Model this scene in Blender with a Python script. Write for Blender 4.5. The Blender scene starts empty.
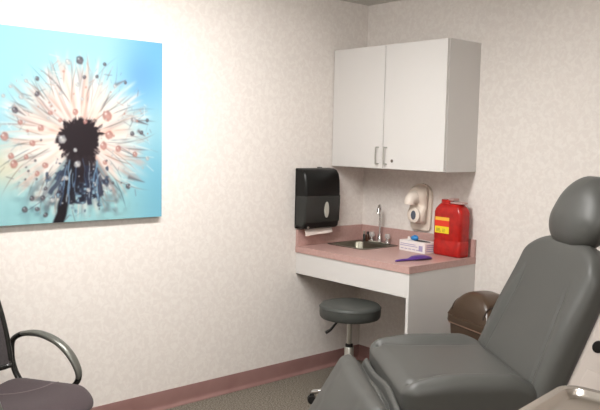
import bpy, bmesh, math, random
import numpy as np
from mathutils import Vector, Matrix
random.seed(4)
PI = math.pi
SC = bpy.context.scene
COL = SC.collection

# ------------------------------------------------------------------ colours / materials
def lin(c):
    c /= 255.0
    return c / 12.92 if c <= .04045 else ((c + .055) / 1.055) ** 2.4
def rgb(r, g, b): return (lin(r), lin(g), lin(b), 1.0)

def mat(name, c, rough=.5, metal=0., spec=.5, noise=None, bump=None, trans=0., coat=0., sss=0., ior=1.45, sheen=0.):
    m = bpy.data.materials.new(name); m.use_nodes = True
    nt = m.node_tree; b = nt.nodes['Principled BSDF']
    b.inputs['Base Color'].default_value = c
    b.inputs['Roughness'].default_value = rough
    b.inputs['Metallic'].default_value = metal
    b.inputs['Specular IOR Level'].default_value = spec
    b.inputs['Transmission Weight'].default_value = trans
    b.inputs['Coat Weight'].default_value = coat
    b.inputs['IOR'].default_value = ior
    b.inputs['Sheen Weight'].default_value = sheen
    if noise or bump:
        tc = nt.nodes.new('ShaderNodeTexCoord')
    if noise:                                   # (scale, detail, other colour, lo, hi)
        sc_, det, c2, lo, hi = noise
        n = nt.nodes.new('ShaderNodeTexNoise'); n.inputs['Scale'].default_value = sc_; n.inputs['Detail'].default_value = det
        nt.links.new(tc.outputs['Object'], n.inputs['Vector'])
        r = nt.nodes.new('ShaderNodeValToRGB')
        r.color_ramp.elements[0].position = lo; r.color_ramp.elements[0].color = c
        r.color_ramp.elements[1].position = hi; r.color_ramp.elements[1].color = c2
        nt.links.new(n.outputs['Fac'], r.inputs['Fac'])
        nt.links.new(r.outputs['Color'], b.inputs['Base Color'])
    if bump:                                    # (scale, strength, distance)
        n2 = nt.nodes.new('ShaderNodeTexNoise'); n2.inputs['Scale'].default_value = bump[0]; n2.inputs['Detail'].default_value = 4
        nt.links.new(tc.outputs['Object'], n2.inputs['Vector'])
        bp = nt.nodes.new('ShaderNodeBump'); bp.inputs['Strength'].default_value = bump[1]; bp.inputs['Distance'].default_value = bump[2]
        nt.links.new(n2.outputs['Fac'], bp.inputs['Height']); nt.links.new(bp.outputs['Normal'], b.inputs['Normal'])
    return m

def wallpaper():
    m = bpy.data.materials.new('mottled_wallpaper'); m.use_nodes = True
    nt = m.node_tree; b = nt.nodes['Principled BSDF']; b.inputs['Roughness'].default_value = .62
    b.inputs['Specular IOR Level'].default_value = .25
    tc = nt.nodes.new('ShaderNodeTexCoord')
    def noise(s, d, dist=0.):
        n = nt.nodes.new('ShaderNodeTexNoise'); n.inputs['Scale'].default_value = s; n.inputs['Detail'].default_value = d
        n.inputs['Distortion'].default_value = dist
        nt.links.new(tc.outputs['Object'], n.inputs['Vector']); return n
    def ramp(n, a, bb, lo, hi):
        r = nt.nodes.new('ShaderNodeValToRGB')
        r.color_ramp.elements[0].position = lo; r.color_ramp.elements[0].color = a
        r.color_ramp.elements[1].position = hi; r.color_ramp.elements[1].color = bb
        nt.links.new(n.outputs['Fac'], r.inputs['Fac']); return r
    r1 = ramp(noise(34, 5, .8), rgb(218, 211, 205), rgb(225, 219, 213), .42, .60)
    r2 = ramp(noise(52, 4, 1.2), (0, 0, 0, 1), (1, 1, 1, 1), .56, .66)
    mx = nt.nodes.new('ShaderNodeMix'); mx.data_type = 'RGBA'
    mul = nt.nodes.new('ShaderNodeMath'); mul.operation = 'MULTIPLY'; mul.inputs[1].default_value = .4
    nt.links.new(r2.outputs['Color'], mul.inputs[0]); nt.links.new(mul.outputs[0], mx.inputs['Factor'])
    nt.links.new(r1.outputs['Color'], mx.inputs['A']); mx.inputs['B'].default_value = rgb(219, 208, 202)
    nt.links.new(mx.outputs['Result'], b.inputs['Base Color'])
    return m

def carpet():
    m = bpy.data.materials.new('speckled_carpet'); m.use_nodes = True
    nt = m.node_tree; b = nt.nodes['Principled BSDF']; b.inputs['Roughness'].default_value = .95; b.inputs['Specular IOR Level'].default_value = .1
    tc = nt.nodes.new('ShaderNodeTexCoord')
    n = nt.nodes.new('ShaderNodeTexNoise'); n.inputs['Scale'].default_value = 130; n.inputs['Detail'].default_value = 3
    nt.links.new(tc.outputs['Object'], n.inputs['Vector'])
    r = nt.nodes.new('ShaderNodeValToRGB')
    r.color_ramp.elements[0].position = .36; r.color_ramp.elements[0].color = rgb(74, 68, 61)
    r.color_ramp.elements[1].position = .64; r.color_ramp.elements[1].color = rgb(138, 130, 118)
    nt.links.new(n.outputs['Fac'], r.inputs['Fac']); nt.links.new(r.outputs['Color'], b.inputs['Base Color'])
    bp = nt.nodes.new('ShaderNodeBump'); bp.inputs['Strength'].default_value = .5; bp.inputs['Distance'].default_value = .004
    nt.links.new(n.outputs['Fac'], bp.inputs['Height']); nt.links.new(bp.outputs['Normal'], b.inputs['Normal'])
    return m

def ceiling_mat():
    m = bpy.data.materials.new('ceiling_tile'); m.use_nodes = True
    nt = m.node_tree; b = nt.nodes['Principled BSDF']; b.inputs['Roughness'].default_value = .9
    tc = nt.nodes.new('ShaderNodeTexCoord')
    n = nt.nodes.new('ShaderNodeTexNoise'); n.inputs['Scale'].default_value = 90
    nt.links.new(tc.outputs['Object'], n.inputs['Vector'])
    r = nt.nodes.new('ShaderNodeValToRGB')
    r.color_ramp.elements[0].position = .33; r.color_ramp.elements[0].color = rgb(186, 184, 178)
    r.color_ramp.elements[1].position = .45; r.color_ramp.elements[1].color = rgb(206, 204, 198)
    nt.links.new(n.outputs['Fac'], r.inputs['Fac']); nt.links.new(r.outputs['Color'], b.inputs['Base Color'])
    return m

M = dict(
    wall=wallpaper(), carpet=carpet(), ceiling=ceiling_mat(),
    base=mat('mauve_vinyl', rgb(140, 107, 102), .35, noise=(6, 3, rgb(132, 99, 94), .4, .65)),
    white=mat('white_melamine', rgb(208, 205, 202), .38),
    pink=mat('dusty_pink_laminate', rgb(185, 151, 144), .32, noise=(60, 4, rgb(178, 143, 136), .35, .65)),
    steel=mat('brushed_steel', rgb(190, 190, 184), .28, 1.),
    sinksteel=mat('satin_sink_steel', rgb(128, 126, 113), .36, 1.),
    traysteel=mat('tray_steel', rgb(205, 198, 190), .25, 1., bump=(6, .05, .01)),
    chrome=mat('chrome', rgb(215, 215, 215), .1, 1.),
    lockm=mat('lock_metal', rgb(120, 112, 104), .35, 1.),
    black=mat('black_plastic', rgb(13, 13, 12), .38, spec=.35),
    smoke=mat('smoked_plastic', rgb(50, 51, 49), .25, spec=.35),
    clear=mat('pale_window_plastic', rgb(176, 176, 166), .15),
    paper=mat('white_paper', rgb(226, 214, 206), .85),
    beige=mat('beige_plastic', rgb(220, 207, 193), .4),
    bezel=mat('ivory_plastic', rgb(226, 216, 204), .35),
    bluegrey=mat('blue_grey_window', rgb(84, 90, 102), .2),
    red=mat('red_plastic', rgb(176, 27, 20), .28, noise=(22, 4, rgb(150, 19, 16), .42, .68), bump=(30, .25, .006)),
    lid=mat('pale_pink_translucent_plastic', rgb(226, 190, 184), .35, trans=.45),
    yellow=mat('yellow_label', rgb(232, 206, 40), .5),
    gold=mat('amber_label', rgb(234, 180, 66), .5),
    orange=mat('orange_red_label', rgb(214, 58, 36), .5),
    ink=mat('grey_print', rgb(140, 128, 40), .6),
    carton=mat('white_carton', rgb(228, 222, 220), .6),
    violet=mat('violet_print', rgb(160, 150, 184), .6),
    violetdark=mat('dark_violet_print', rgb(96, 84, 128), .6),
    dark=mat('dark_slot', rgb(38, 34, 34), .7),
    blueglove=mat('blue_nitrile', rgb(52, 128, 190), .45),
    purple=mat('purple_plastic', rgb(84, 52, 128), .35),
    brownglass=mat('brown_glass', rgb(70, 40, 28), .15),
    acrylic=mat('clear_acrylic', rgb(226, 222, 218), .08, trans=.55),
    reflection_cup=mat('pale_reflection', rgb(222, 218, 200), .5),
    vinyl=mat('grey_vinyl', rgb(73, 73, 70), .46, spec=.4, bump=(420, .06, .001)),
    vinyldark=mat('dark_grey_vinyl', rgb(62, 64, 61), .46, spec=.4, bump=(420, .06, .001)),
    shell=mat('off_white_shell', rgb(232, 224, 218), .45),
    rubber=mat('black_rubber', rgb(18, 17, 17), .5),
    bin=mat('brown_plastic', rgb(70, 54, 41), .3, noise=(12, 3, rgb(66, 50, 37), .4, .6)),
    bindark=mat('dark_brown_plastic', rgb(44, 32, 26), .5),
    binlip=mat('tan_plastic_edge', rgb(150, 118, 98), .3),
    fabric=mat('grey_plum_fabric', rgb(70, 59, 61), .95, sheen=.05, noise=(300, 3, rgb(58, 48, 50), .35, .7), bump=(500, .25, .002)),
    mesh=mat('charcoal_mesh_fabric', rgb(72, 66, 66), .8, noise=(400, 2, rgb(48, 44, 45), .4, .6)),
    seam=mat('pale_seam_thread', rgb(104, 93, 93), .8),
    armblack=mat('gloss_black_plastic', rgb(30, 30, 28), .25),
    armgrey=mat('silver_grey_plastic', rgb(104, 104, 98), .32, .5),
    canvas=mat('canvas_edge', rgb(150, 205, 222), .7),
    lampbody=mat('lamp_housing', rgb(235, 235, 230), .5),
)
def emit(name, c, s):
    m = bpy.data.materials.new(name); m.use_nodes = True
    nt = m.node_tree; b = nt.nodes['Principled BSDF']
    b.inputs['Base Color'].default_value = (.8, .8, .8, 1)
    b.inputs['Emission Color'].default_value = c; b.inputs['Emission Strength'].default_value = s
    return m

# ------------------------------------------------------------------ mesh helpers
def link(name, bm, m, parent=None, smooth=40, recalc=True):
    if recalc: bmesh.ops.recalc_face_normals(bm, faces=bm.faces)
    me = bpy.data.meshes.new(name); bm.to_mesh(me); bm.free()
    mats = m if isinstance(m, (list, tuple)) else [m]
    for k in mats: me.materials.append(k)
    if smooth:
        me.polygons.foreach_set('use_smooth', [True] * len(me.polygons))
        me.set_sharp_from_angle(angle=math.radians(smooth))
    o = bpy.data.objects.new(name, me); COL.objects.link(o)
    if parent: o.parent = parent
    return o
def thing(name, label, cat, loc=(0, 0, 0), rz=0., group=None):
    o = bpy.data.objects.new(name, None); COL.objects.link(o)
    o.empty_display_size = .05
    o.location = loc; o.rotation_euler = (0, 0, rz); o['label'] = label; o['category'] = cat
    if group: o['group'] = group
    return o
def tag(o, label, cat, group=None):
    o['label'] = label; o['category'] = cat
    if group: o['group'] = group
    return o
def struct(name, bm, m, **k):
    o = link(name, bm, m, **k); o['kind'] = 'structure'; return o
BM = bmesh.new
def xf(bm, geom_verts, mtx):
    if mtx is not None: bmesh.ops.transform(bm, matrix=mtx, verts=geom_verts)
def box(bm, x0, x1, y0, y1, z0, z1, bev=0., seg=2, mtx=None, mi=0):
    r = bmesh.ops.create_cube(bm, size=1.)
    vs = r['verts']
    for v in vs: v.co = Vector((x0 + (v.co.x + .5) * (x1 - x0), y0 + (v.co.y + .5) * (y1 - y0), z0 + (v.co.z + .5) * (z1 - z0)))
    fs = set(f for v in vs for f in v.link_faces)
    if bev > 0:
        es = set(e for v in vs for e in v.link_edges)
        rr = bmesh.ops.bevel(bm, geom=list(es), offset=bev, segments=seg, profile=.5, affect='EDGES')
        fs = set(f for f in rr['faces']) | set(f for f in fs if f.is_valid)
        vs = list(set(v for f in fs for v in f.verts))
    for f in fs: f.material_index = mi
    xf(bm, vs, mtx); return vs
def lathe(bm, prof, seg=32, c=(0, 0, 0), mtx=None, cap=True, sx=1., sy=1.):
    rings = []; allv = []
    for r, z in prof:
        ring = [bm.verts.new((c[0] + sx * r * math.cos(2 * PI * i / seg), c[1] + sy * r * math.sin(2 * PI * i / seg), c[2] + z)) for i in range(seg)]
        rings.append(ring); allv += ring
    for a, b in zip(rings, rings[1:]):
        for i in range(seg):
            j = (i + 1) % seg
            bm.faces.new((a[i], a[j], b[j], b[i]))
    if cap:
        bm.faces.new(list(reversed(rings[0]))); bm.faces.new(rings[-1])
    xf(bm, allv, mtx); return allv
def loft(bm, rings, closed_ends=True, mtx=None):
    rv = [[bm.verts.new(p) for p in r] for r in rings]
    n = len(rv[0])
    for a, b in zip(rv, rv[1:]):
        for i in range(n):
            j = (i + 1) % n
            bm.faces.new((a[i], a[j], b[j], b[i]))
    if closed_ends:
        bm.faces.new(list(reversed(rv[0]))); bm.faces.new(rv[-1])
    allv = [v for r in rv for v in r]
    xf(bm, allv, mtx); return allv
def tube(bm, pts, rad, seg=10, closed=False, mtx=None, flat=None):
    pts = [Vector(p) for p in pts]; n = len(pts)
    rads = rad if isinstance(rad, (list, tuple)) else [rad] * n
    T = []
    for i in range(n):
        a = pts[(i - 1) % n] if (closed or i > 0) else pts[i]
        b = pts[(i + 1) % n] if (closed or i < n - 1) else pts[i]
        T.append((b - a).normalized())
    up = Vector((0, 0, 1)) if abs(T[0].z) < .9 else Vector((1, 0, 0))
    N = (up - T[0] * up.dot(T[0])).normalized()
    rings = []
    for i in range(n):
        N = (N - T[i] * N.dot(T[i])).normalized(); B = T[i].cross(N)
        fa, fb = flat if flat else (1, 1)
        rings.append([bm.verts.new(pts[i] + rads[i] * (fa * N * math.cos(2 * PI * k / seg) + fb * B * math.sin(2 * PI * k / seg))) for k in range(seg)])
    m = n if closed else n - 1
    for i in range(m):
        a, b = rings[i], rings[(i + 1) % n]
        for k in range(seg):
            j = (k + 1) % seg
            bm.faces.new((a[k], a[j], b[j], b[k]))
    if not closed:
        bm.faces.new(list(reversed(rings[0]))); bm.faces.new(rings[-1])
    allv = [v for r in rings for v in r]
    xf(bm, allv, mtx); return allv
def spline(pts, n=8, closed=False):
    P = [Vector(p) for p in pts]; out = []; m = len(P)
    rng = range(m if closed else m - 1)
    for i in rng:
        if closed: p0, p1, p2, p3 = P[(i - 1) % m], P[i], P[(i + 1) % m], P[(i + 2) % m]
        else: p0, p1, p2, p3 = P[max(i - 1, 0)], P[i], P[i + 1], P[min(i + 2, m - 1)]
        for k in range(n):
            t = k / n
            out.append(.5 * ((2 * p1) + (p2 - p0) * t + (2 * p0 - 5 * p1 + 4 * p2 - p3) * t * t + (3 * p1 - p0 - 3 * p2 + p3) * t ** 3))
    if not closed: out.append(P[-1])
    return out
def rrect(w, d, r, n=6):
    """rounded rectangle outline, centred, counter-clockwise"""
    out = []
    for cx, cy, a0 in ((w / 2 - r, d / 2 - r, 0), (-w / 2 + r, d / 2 - r, PI / 2), (-w / 2 + r, -d / 2 + r, PI), (w / 2 - r, -d / 2 + r, 1.5 * PI)):
        for k in range(n + 1):
            a = a0 + PI / 2 * k / n
            out.append((cx + r * math.cos(a), cy + r * math.sin(a)))
    return out
def prism(bm, poly, z0, z1, mtx=None, bev=0.):
    n0 = len(bm.verts)
    a = [bm.verts.new((x, y, z0)) for x, y in poly]; b = [bm.verts.new((x, y, z1)) for x, y in poly]
    n = len(poly)
    for i in range(n):
        j = (i + 1) % n
        bm.faces.new((a[i], a[j], b[j], b[i]))
    bot = bm.faces.new(list(reversed(a))); top = bm.faces.new(b)
    vs = a + b
    if bev > 0:
        es = list(top.edges) + list(bot.edges)
        rr = bmesh.ops.bevel(bm, geom=es, offset=bev, segments=3, profile=.5, affect='EDGES')
        bm.verts.ensure_lookup_table(); vs = [bm.verts[i] for i in range(n0, len(bm.verts))]
    xf(bm, vs, mtx); return vs
def cushion(bm, sx, sy, sz, r, n=(14, 14, 5), cs=6, f=None, mtx=None):
    """rounded box with a dense grid, centred on the origin; f deforms every point"""
    if not isinstance(r, (tuple, list)): r = (r, r, r)
    h = (sx / 2, sy / 2, sz / 2)
    def axis(hh, rr, m):
        rr = min(rr, hh)
        t = [1 - math.cos(PI / 2 * k / cs) for k in range(cs)]         # 0..1
        lo = [-hh + rr * (1 - math.tan(PI / 4 * (1 - k / cs))) for k in range(cs + 1)]
        mid = [-hh + rr + (2 * hh - 2 * rr) * k / m for k in range(1, m)] if hh > rr + 1e-6 else []
        hi = [-q for q in reversed(lo)]
        if hh <= rr + 1e-6: return lo + hi[1:]
        return lo + mid + hi
    A = [axis(h[i], r[i], n[i]) for i in range(3)]
    cache = {}
    def V(i, j, k):
        key = (i, j, k)
        if key in cache: return cache[key]
        p = [A[0][i], A[1][j], A[2][k]]
        inner = [max(-(h[q] - min(r[q], h[q])), min(h[q] - min(r[q], h[q]), p[q])) for q in range(3)]
        d = [(p[q] - inner[q]) / min(r[q], h[q]) for q in range(3)]
        L = math.sqrt(sum(q * q for q in d)); mx = max(abs(q) for q in d)
        if L > 1e-9: p = [inner[q] + min(r[q], h[q]) * d[q] / L for q in range(3)]
        v = Vector(p)
        if f: v = Vector(f(v.x, v.y, v.z))
        cache[key] = bm.verts.new(v); return cache[key]
    I, J, K = len(A[0]) - 1, len(A[1]) - 1, len(A[2]) - 1
    for k in (0, K):
        for i in range(I):
            for j in range(J): bm.faces.new((V(i, j, k), V(i + 1, j, k), V(i + 1, j + 1, k), V(i, j + 1, k)))
    for j in (0, J):
        for i in range(I):
            for k in range(K): bm.faces.new((V(i, j, k), V(i + 1, j, k), V(i + 1, j, k + 1), V(i, j, k + 1)))
    for i in (0, I):
        for j in range(J):
            for k in range(K): bm.faces.new((V(i, j, k), V(i, j + 1, k), V(i, j + 1, k + 1), V(i, j, k + 1)))
    vs = list(cache.values()); xf(bm, vs, mtx); return vs
def sstep(a, b, x):
    t = max(0., min(1., (x - a) / (b - a))); return t * t * (3 - 2 * t)
def T(x, y, z): return Matrix.Translation((x, y, z))
def RX(a): return Matrix.Rotation(a, 4, 'X')
def RY(a): return Matrix.Rotation(a, 4, 'Y')
def RZ(a): return Matrix.Rotation(a, 4, 'Z')

# ------------------------------------------------------------------ the room
LX, LY, H = 4.3, -4.7, 2.45
bm = BM(); box(bm, -.1, LX + .1, LY - .1, .1, -.1, 0); struct('floor', bm, M['carpet'], smooth=0)
bm = BM(); box(bm, -.1, LX + .1, LY - .1, .1, H, H + .1); struct('ceiling', bm, M['ceiling'], smooth=0)
bm = BM(); box(bm, -.1, 0, LY - .1, .1, 0, H); struct('wall_left', bm, M['wall'], smooth=0)
bm = BM(); box(bm, 0, LX, 0, .1, 0, H); struct('wall_back', bm, M['wall'], smooth=0)
bm = BM(); box(bm, LX, LX + .1, LY - .1, .1, 0, H); struct('wall_right', bm, M['wall'], smooth=0)
bm = BM(); box(bm, 0, LX, LY - .1, LY, 0, H); struct('wall_front', bm, M['wall'], smooth=0)
# vinyl cove base: flat face that flares into a toe at the floor
cove = [(0, 0), (.022, 0), (.022, .003), (.016, .0085), (.0095, .013), (.0065, .02), (.005, .03), (.005, .1), (.0035, .104), (0, .104)]
def cove_run(name, p0, d, nrm, L):
    b = BM(); d = Vector(d); nrm = Vector(nrm); p0 = Vector(p0)
    loft(b, [[p0 + d * t + nrm * u + Vector((0, 0, z)) for u, z in cove] for t in (0, L)])
    struct(name, b, M['base'], smooth=50)
cove_run('baseboard_left', (0, 0, 0), (0, -1, 0), (1, 0, 0), -LY)
cove_run('baseboard_back', (.001, 0, 0), (1, 0, 0), (0, -1, 0), .927)
cove_run('baseboard_right', (LX, 0, 0), (0, -1, 0), (-1, 0, 0), -LY)
cove_run('baseboard_front', (.017, LY, 0), (1, 0, 0), (0, 1, 0), LX - .034)
# same base carries on along the back wall beyond the sink unit
b = BM(); loft(b, [[Vector((x, -u, z)) for u, z in cove] for x in (.954, LX - .017)]); struct('baseboard_back_2', b, M['base'], smooth=50)

# ------------------------------------------------------------------ ceiling lamps
LAMP = emit('lamp_diffuser', (1.0, .985, .965, 1), 54.0)
LAMP_FILL = emit('fill_lamp_diffuser', (1.0, .985, .965, 1), 36.0)  # weaker diffuser for the added fill lamp
def lamp(label, x, y, rz, m):
    t = thing('ceiling_light', label, 'lamp', (x, y, H), rz, 'surface fluorescent lamps')
    b = BM(); box(b, -.16, .16, -.61, .61, -.03, 0, .004); link('housing', b, M['lampbody'], t)
    b = BM()
    prof = [(-.15, -.03), (-.15, -.05), (-.13, -.078), (-.09, -.09), (.09, -.09), (.13, -.078), (.15, -.05), (.15, -.03)]
    loft(b, [[Vector((u, y_, z)) for u, z in prof] for y_ in (-.6, .6)]); link('diffuser', b, m, t)
    return t
lamp('white surface ceiling lamp with long diffuser nearest the dandelion print wall', 1.2, -2.05, 0, LAMP)
lamp('unseen white ceiling lamp added as fill at the camera end of the room', 3.2, -3.1, 0, LAMP_FILL)  # added out of view as a weaker fill light

# ------------------------------------------------------------------ dandelion canvas print
def print_colours(N):
    rs = np.random.RandomState(11)
    u = np.linspace(0, 1, N)[None, :].repeat(N, 0); v = np.linspace(0, 1, N)[:, None].repeat(N, 1)
    def mixc(img, c, a): return img * (1 - a[..., None]) + np.array(c, float) * a[..., None]
    def sm(a, b, x):
        t = np.clip((x - a) / (b - a), 0, 1); return t * t * (3 - 2 * t)
    def vnoise(n):                                # smooth value noise
        g = rs.rand(n + 2, n + 2); x = u * n; y = v * n
        xi = np.minimum(x.astype(int), n); yi = np.minimum(y.astype(int), n); fx = x - xi; fy = y - yi
        fx = fx * fx * (3 - 2 * fx); fy = fy * fy * (3 - 2 * fy)
        return (g[yi, xi] * (1 - fx) + g[yi, xi + 1] * fx) * (1 - fy) + (g[yi + 1, xi] * (1 - fx) + g[yi + 1, xi + 1] * fx) * fy
    img = np.zeros((N, N, 3)) + np.array([170, 222, 236.])
    img = mixc(img, (170, 240, 248), sm(.55, .15, u) * sm(.55, .95, v) * .9)
    img = mixc(img, (118, 196, 240), sm(.62, .95, u) * sm(.5, .85, v) * .8)
    img = mixc(img, (112, 170, 232), np.exp(-((u - .86) ** 2 / .012 + (v - .8) ** 2 / .02)) * .6)
    img = mixc(img, (164, 218, 222), sm(.45, .05, v) * .9)
    img = mixc(img, (120, 196, 228), sm(.7, 1., u) * sm(.6, .2, v) * .7)
    img = mixc(img, (244, 226, 190), np.exp(-((u - .1) ** 2 / .02 + (v - .3) ** 2 / .012)) * .75)
    cu, cv = .5, .45
    du, dv = u - cu, v - cv; rr = np.hypot(du, dv); th = np.arctan2(dv, du)
    n1 = vnoise(14); n2 = vnoise(38); n3 = vnoise(80)
    R0 = .40 + .03 * np.sin(3 * th + 1) + .05 * (n1 - .5)
    img = mixc(img, (240, 244, 236), sm(R0 + .04, R0 - .26, rr) * .7)
    img = mixc(img, (250, 226, 208), np.exp(-((rr - .16) / .13) ** 2) * (.55 + .4 * n1) * np.where(dv < -.12, .55, 1))
    img = mixc(img, (246, 196, 180), np.exp(-((rr - .15) / .07) ** 2) * np.clip(n1 * 1.4 - .35, 0, 1) * sm(-.2, .05, dv))
    # filaments radiating from the head
    def ray_(a, r0, r1, w, c, al, bend=0.):
        nonlocal img
        d_ = rr * np.sin(th - a - bend * rr); al_ = rr * np.cos(th - a)
        k = np.exp(-(d_ / w) ** 2) * sm(r0, r0 + .04, al_) * sm(r1 + .05, r1 - .02, al_)
        img = mixc(img, c, k * al)
    for i in range(300):
        a = rs.uniform(-PI, PI); r1 = rs.uniform(.24, .43)
        down = a < -.9 and a > -2.3
        c = [(255, 252, 248), (252, 234, 222), (244, 212, 196), (222, 236, 234), (186, 178, 174), (204, 158, 146)][rs.choice(6, p=[.26, .22, .18, .14, .1, .1])]
        if down and rs.rand() < .5: c = (120, 150, 160)
        ray_(a, rs.uniform(.06, .16), r1, rs.uniform(.0025, .012), c, rs.uniform(.25, .7), rs.uniform(-.5, .5))
    for i in range(110):                            # fine dark hairs near the rim
        a = rs.uniform(-PI, PI); r1 = rs.uniform(.26, .42)
        ray_(a, r1 - rs.uniform(.06, .16), r1, rs.uniform(.0016, .003), [(96, 84, 84), (70, 82, 96), (130, 100, 92)][rs.randint(3)], rs.uniform(.3, .7), rs.uniform(-1.2, 1.2))
    for i in range(160):                            # cross hairs of the parachutes
        a = rs.uniform(-PI, PI); r = rs.uniform(.26, .43); ca, sa = cu + r * math.cos(a), cv + r * math.sin(a)
        b = a + rs.uniform(-1.3, 1.3); L = rs.uniform(.02, .07)
        x = (u - ca) * math.cos(b) + (v - sa) * math.sin(b); y = -(u - ca) * math.sin(b) + (v - sa) * math.cos(b)
        k = np.exp(-(y / .0022) ** 2) * sm(0, .01, x) * sm(L, L - .01, x)
        img = mixc(img, [(240, 248, 246), (120, 116, 124), (150, 176, 186), (200, 160, 150)][rs.randint(4)], k * rs.uniform(.35, .8))
    # grey blue clumps low on the flower
    low = np.exp(-((u - .31) ** 2 / .014 + (v - .13) ** 2 / .012)) * np.clip(n2 * 2.2 - .75, 0, 1)
    img = mixc(img, (66, 88, 100), low * .75)
    low2 = np.exp(-((u - .66) ** 2 / .012 + (v - .1) ** 2 / .01)) * np.clip(n2 * 2. - .9, 0, 1)
    img = mixc(img, (110, 120, 128), low2 * .7)
    for (a, b, c_, d_, al) in ((.80, .56, .92, .53, .8), (.78, .235, .9, .2, .6), (.84, .5, .9, .46, .7), (.14, .60, .22, .55, .7), (.70, .74, .78, .78, .5)):
        L = math.hypot(c_ - a, d_ - b); ux, uy = (c_ - a) / L, (d_ - b) / L
        x = (u - a) * ux + (v - b) * uy; y = -(u - a) * uy + (v - b) * ux
        k = np.exp(-(y / (.011 * (1.05 - np.clip(x / L, 0, 1)))) ** 2) * sm(-.004, .01, x) * sm(L, L - .02, x)
        img = mixc(img, (92, 76, 82), k * al)
    for i in range(60):                            # out-of-focus tufts
        a = rs.uniform(-PI, PI); r = rs.uniform(.2, .40); w_ = rs.uniform(.012, .035)
        c = [(255, 236, 222), (232, 190, 176), (206, 228, 232), (176, 196, 204), (250, 250, 246), (150, 140, 144)][rs.randint(6)]
        x = u - cu - r * math.cos(a); y = v - cv - r * math.sin(a)
        p_ = x * math.cos(a) + y * math.sin(a); q_ = -x * math.sin(a) + y * math.cos(a)
        img = mixc(img, c, np.exp(-(p_ / (1.6 * w_)) ** 2 - (q_ / (.5 * w_)) ** 2) * rs.uniform(.25, .6))
    # dark heart, hanging strands and stem
    jag = .008 * np.sin(th * 23 + 3 * n1 * 6) + .05 * (n2 - .5) + .05 * (n3 - .5)
    ab = rs.rand(181); ab[180] = ab[0]; sp = np.interp(th, np.linspace(-PI, PI, 181), ab); ab2 = rs.rand(64); ab2[63] = ab2[0]; sp2 = np.interp(th, np.linspace(-PI, PI, 64), ab2)
    jag = jag + .035 * (sp - .5) + .05 * (sp2 - .5)
    core = sm(1.14, .92, np.hypot(du / .118, (v - .445) / .108) + jag * 4)
    core2 = sm(1.15, .85, np.hypot((u - .50) / .085, (v - .34) / .12) + jag * 5)
    navy = sm(1.2, .75, np.hypot((u - .50) / .115, (v - .21) / .10) + (n2 - .5) * 1.6 + (n3 - .5) * .8)
    img = mixc(img, (52, 66, 92), navy * .85)
    mott = np.clip((n3 - .42) * 5, 0, 1) * navy
    img = mixc(img, (26, 24, 36), mott * .85)
    lit = np.clip((.34 - n3) * 5, 0, 1) * navy * sm(.26, .18, v)
    img = mixc(img, (168, 208, 222), lit * .8)
    img = mixc(img, (34, 22, 28), np.maximum(core, core2 * .95))
    def strand(a, b, c_, d_, w, col, al):
        nonlocal img
        L = math.hypot(c_ - a, d_ - b); ux, uy = (c_ - a) / L, (d_ - b) / L
        x = (u - a) * ux + (v - b) * uy; y = -(u - a) * uy + (v - b) * ux + .003 * np.sin(x * 60 + a * 40)
        k = sm(1., .6, np.abs(y) / w) * sm(-.01, .005, x) * sm(L + .005, L - .01, x)
        img = mixc(img, col, k * al)
    strand(.47, .32, .37, -.03, .034, (26, 20, 27), 1)
    strand(.49, .28, .45, .10, .02, (30, 26, 38), .9)
    strand(.54, .30, .555, .085, .017, (40, 44, 66), .9)
    strand(.58, .30, .625, .13, .018, (48, 48, 66), .85)
    strand(.43, .30, .33, .15, .014, (54, 62, 84), .8)
    strand(.60, .26, .66, .18, .01, (60, 60, 76), .7)
    for i in range(16):
        a = rs.uniform(.40, .62); strand(a, rs.uniform(.2, .34), a + rs.uniform(-.03, .03), rs.uniform(.06, .2), rs.uniform(.003, .007), [(130, 168, 196), (196, 212, 220), (70, 96, 130)][rs.randint(3)], .7)
    # drops
    dark = [(500, 861, 24), (526, 774, 12), (270, 670, 15), (271, 749, 13), (905, 556, 12), (785, 184, 18), (200, 78, 18), (237, 133, 15), (310, 182, 12), (294, 133, 15), (264, 77, 15), (308, 44, 15), (155, 583, 18), (867, 486, 13), (810, 479, 15), (643, 851, 11), (598, 782, 11), (767, 760, 11)]
    rose = [(338, 577, 14), (474, 586, 18), (657, 574, 33), (530, 537, 15), (670, 468, 26), (288, 498, 20), (242, 419, 18), (101, 449, 24), (308, 303, 18), (134, 353, 18), (147, 311, 24), (210, 347, 15), (724, 392, 20), (634, 408, 26), (643, 317, 16), (266, 261, 15), (828, 362, 18), (182, 524, 15), (391, 541, 13)]
    pale = [(436, 846, 20), (213, 732, 13), (352, 736, 14), (395, 682, 13), (135, 700, 12), (99, 652, 12), (187, 650, 15), (514, 657, 12), (486, 732, 14), (704, 737, 13), (821, 556, 15), (675, 181, 18), (905, 339, 15), (484, 310, 22), (401, 442, 26), (473, 385, 13), (546, 168, 15), (422, 236, 15), (344, 121, 15)]
    for i in range(60):
        a = rs.uniform(-PI, PI); r = rs.uniform(.18, .42)
        (pale if rs.rand() < .5 else (rose if a > -.3 else dark)).append((1000 * (cu + r * math.cos(a)), 1000 * (cv + r * math.sin(a)), rs.uniform(5, 9)))
    def drop(x, y, r, edge, mid, hi):
        nonlocal img
        r = r * .86; d_ = np.hypot(u - x, (v - y) * .95) / r + (n3 - .5) * .35
        img = mixc(img, edge, sm(1.15, .75, d_) * .8)
        img = mixc(img, mid, np.exp(-(((u - x - .12 * r) / (.6 * r)) ** 2 + ((v - y + .25 * r) / (.5 * r)) ** 2)) * .8)
        img = mixc(img, hi, np.exp(-(((u - x + .3 * r) / (.26 * r)) ** 2 + ((v - y - .35 * r) / (.26 * r)) ** 2)))
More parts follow.
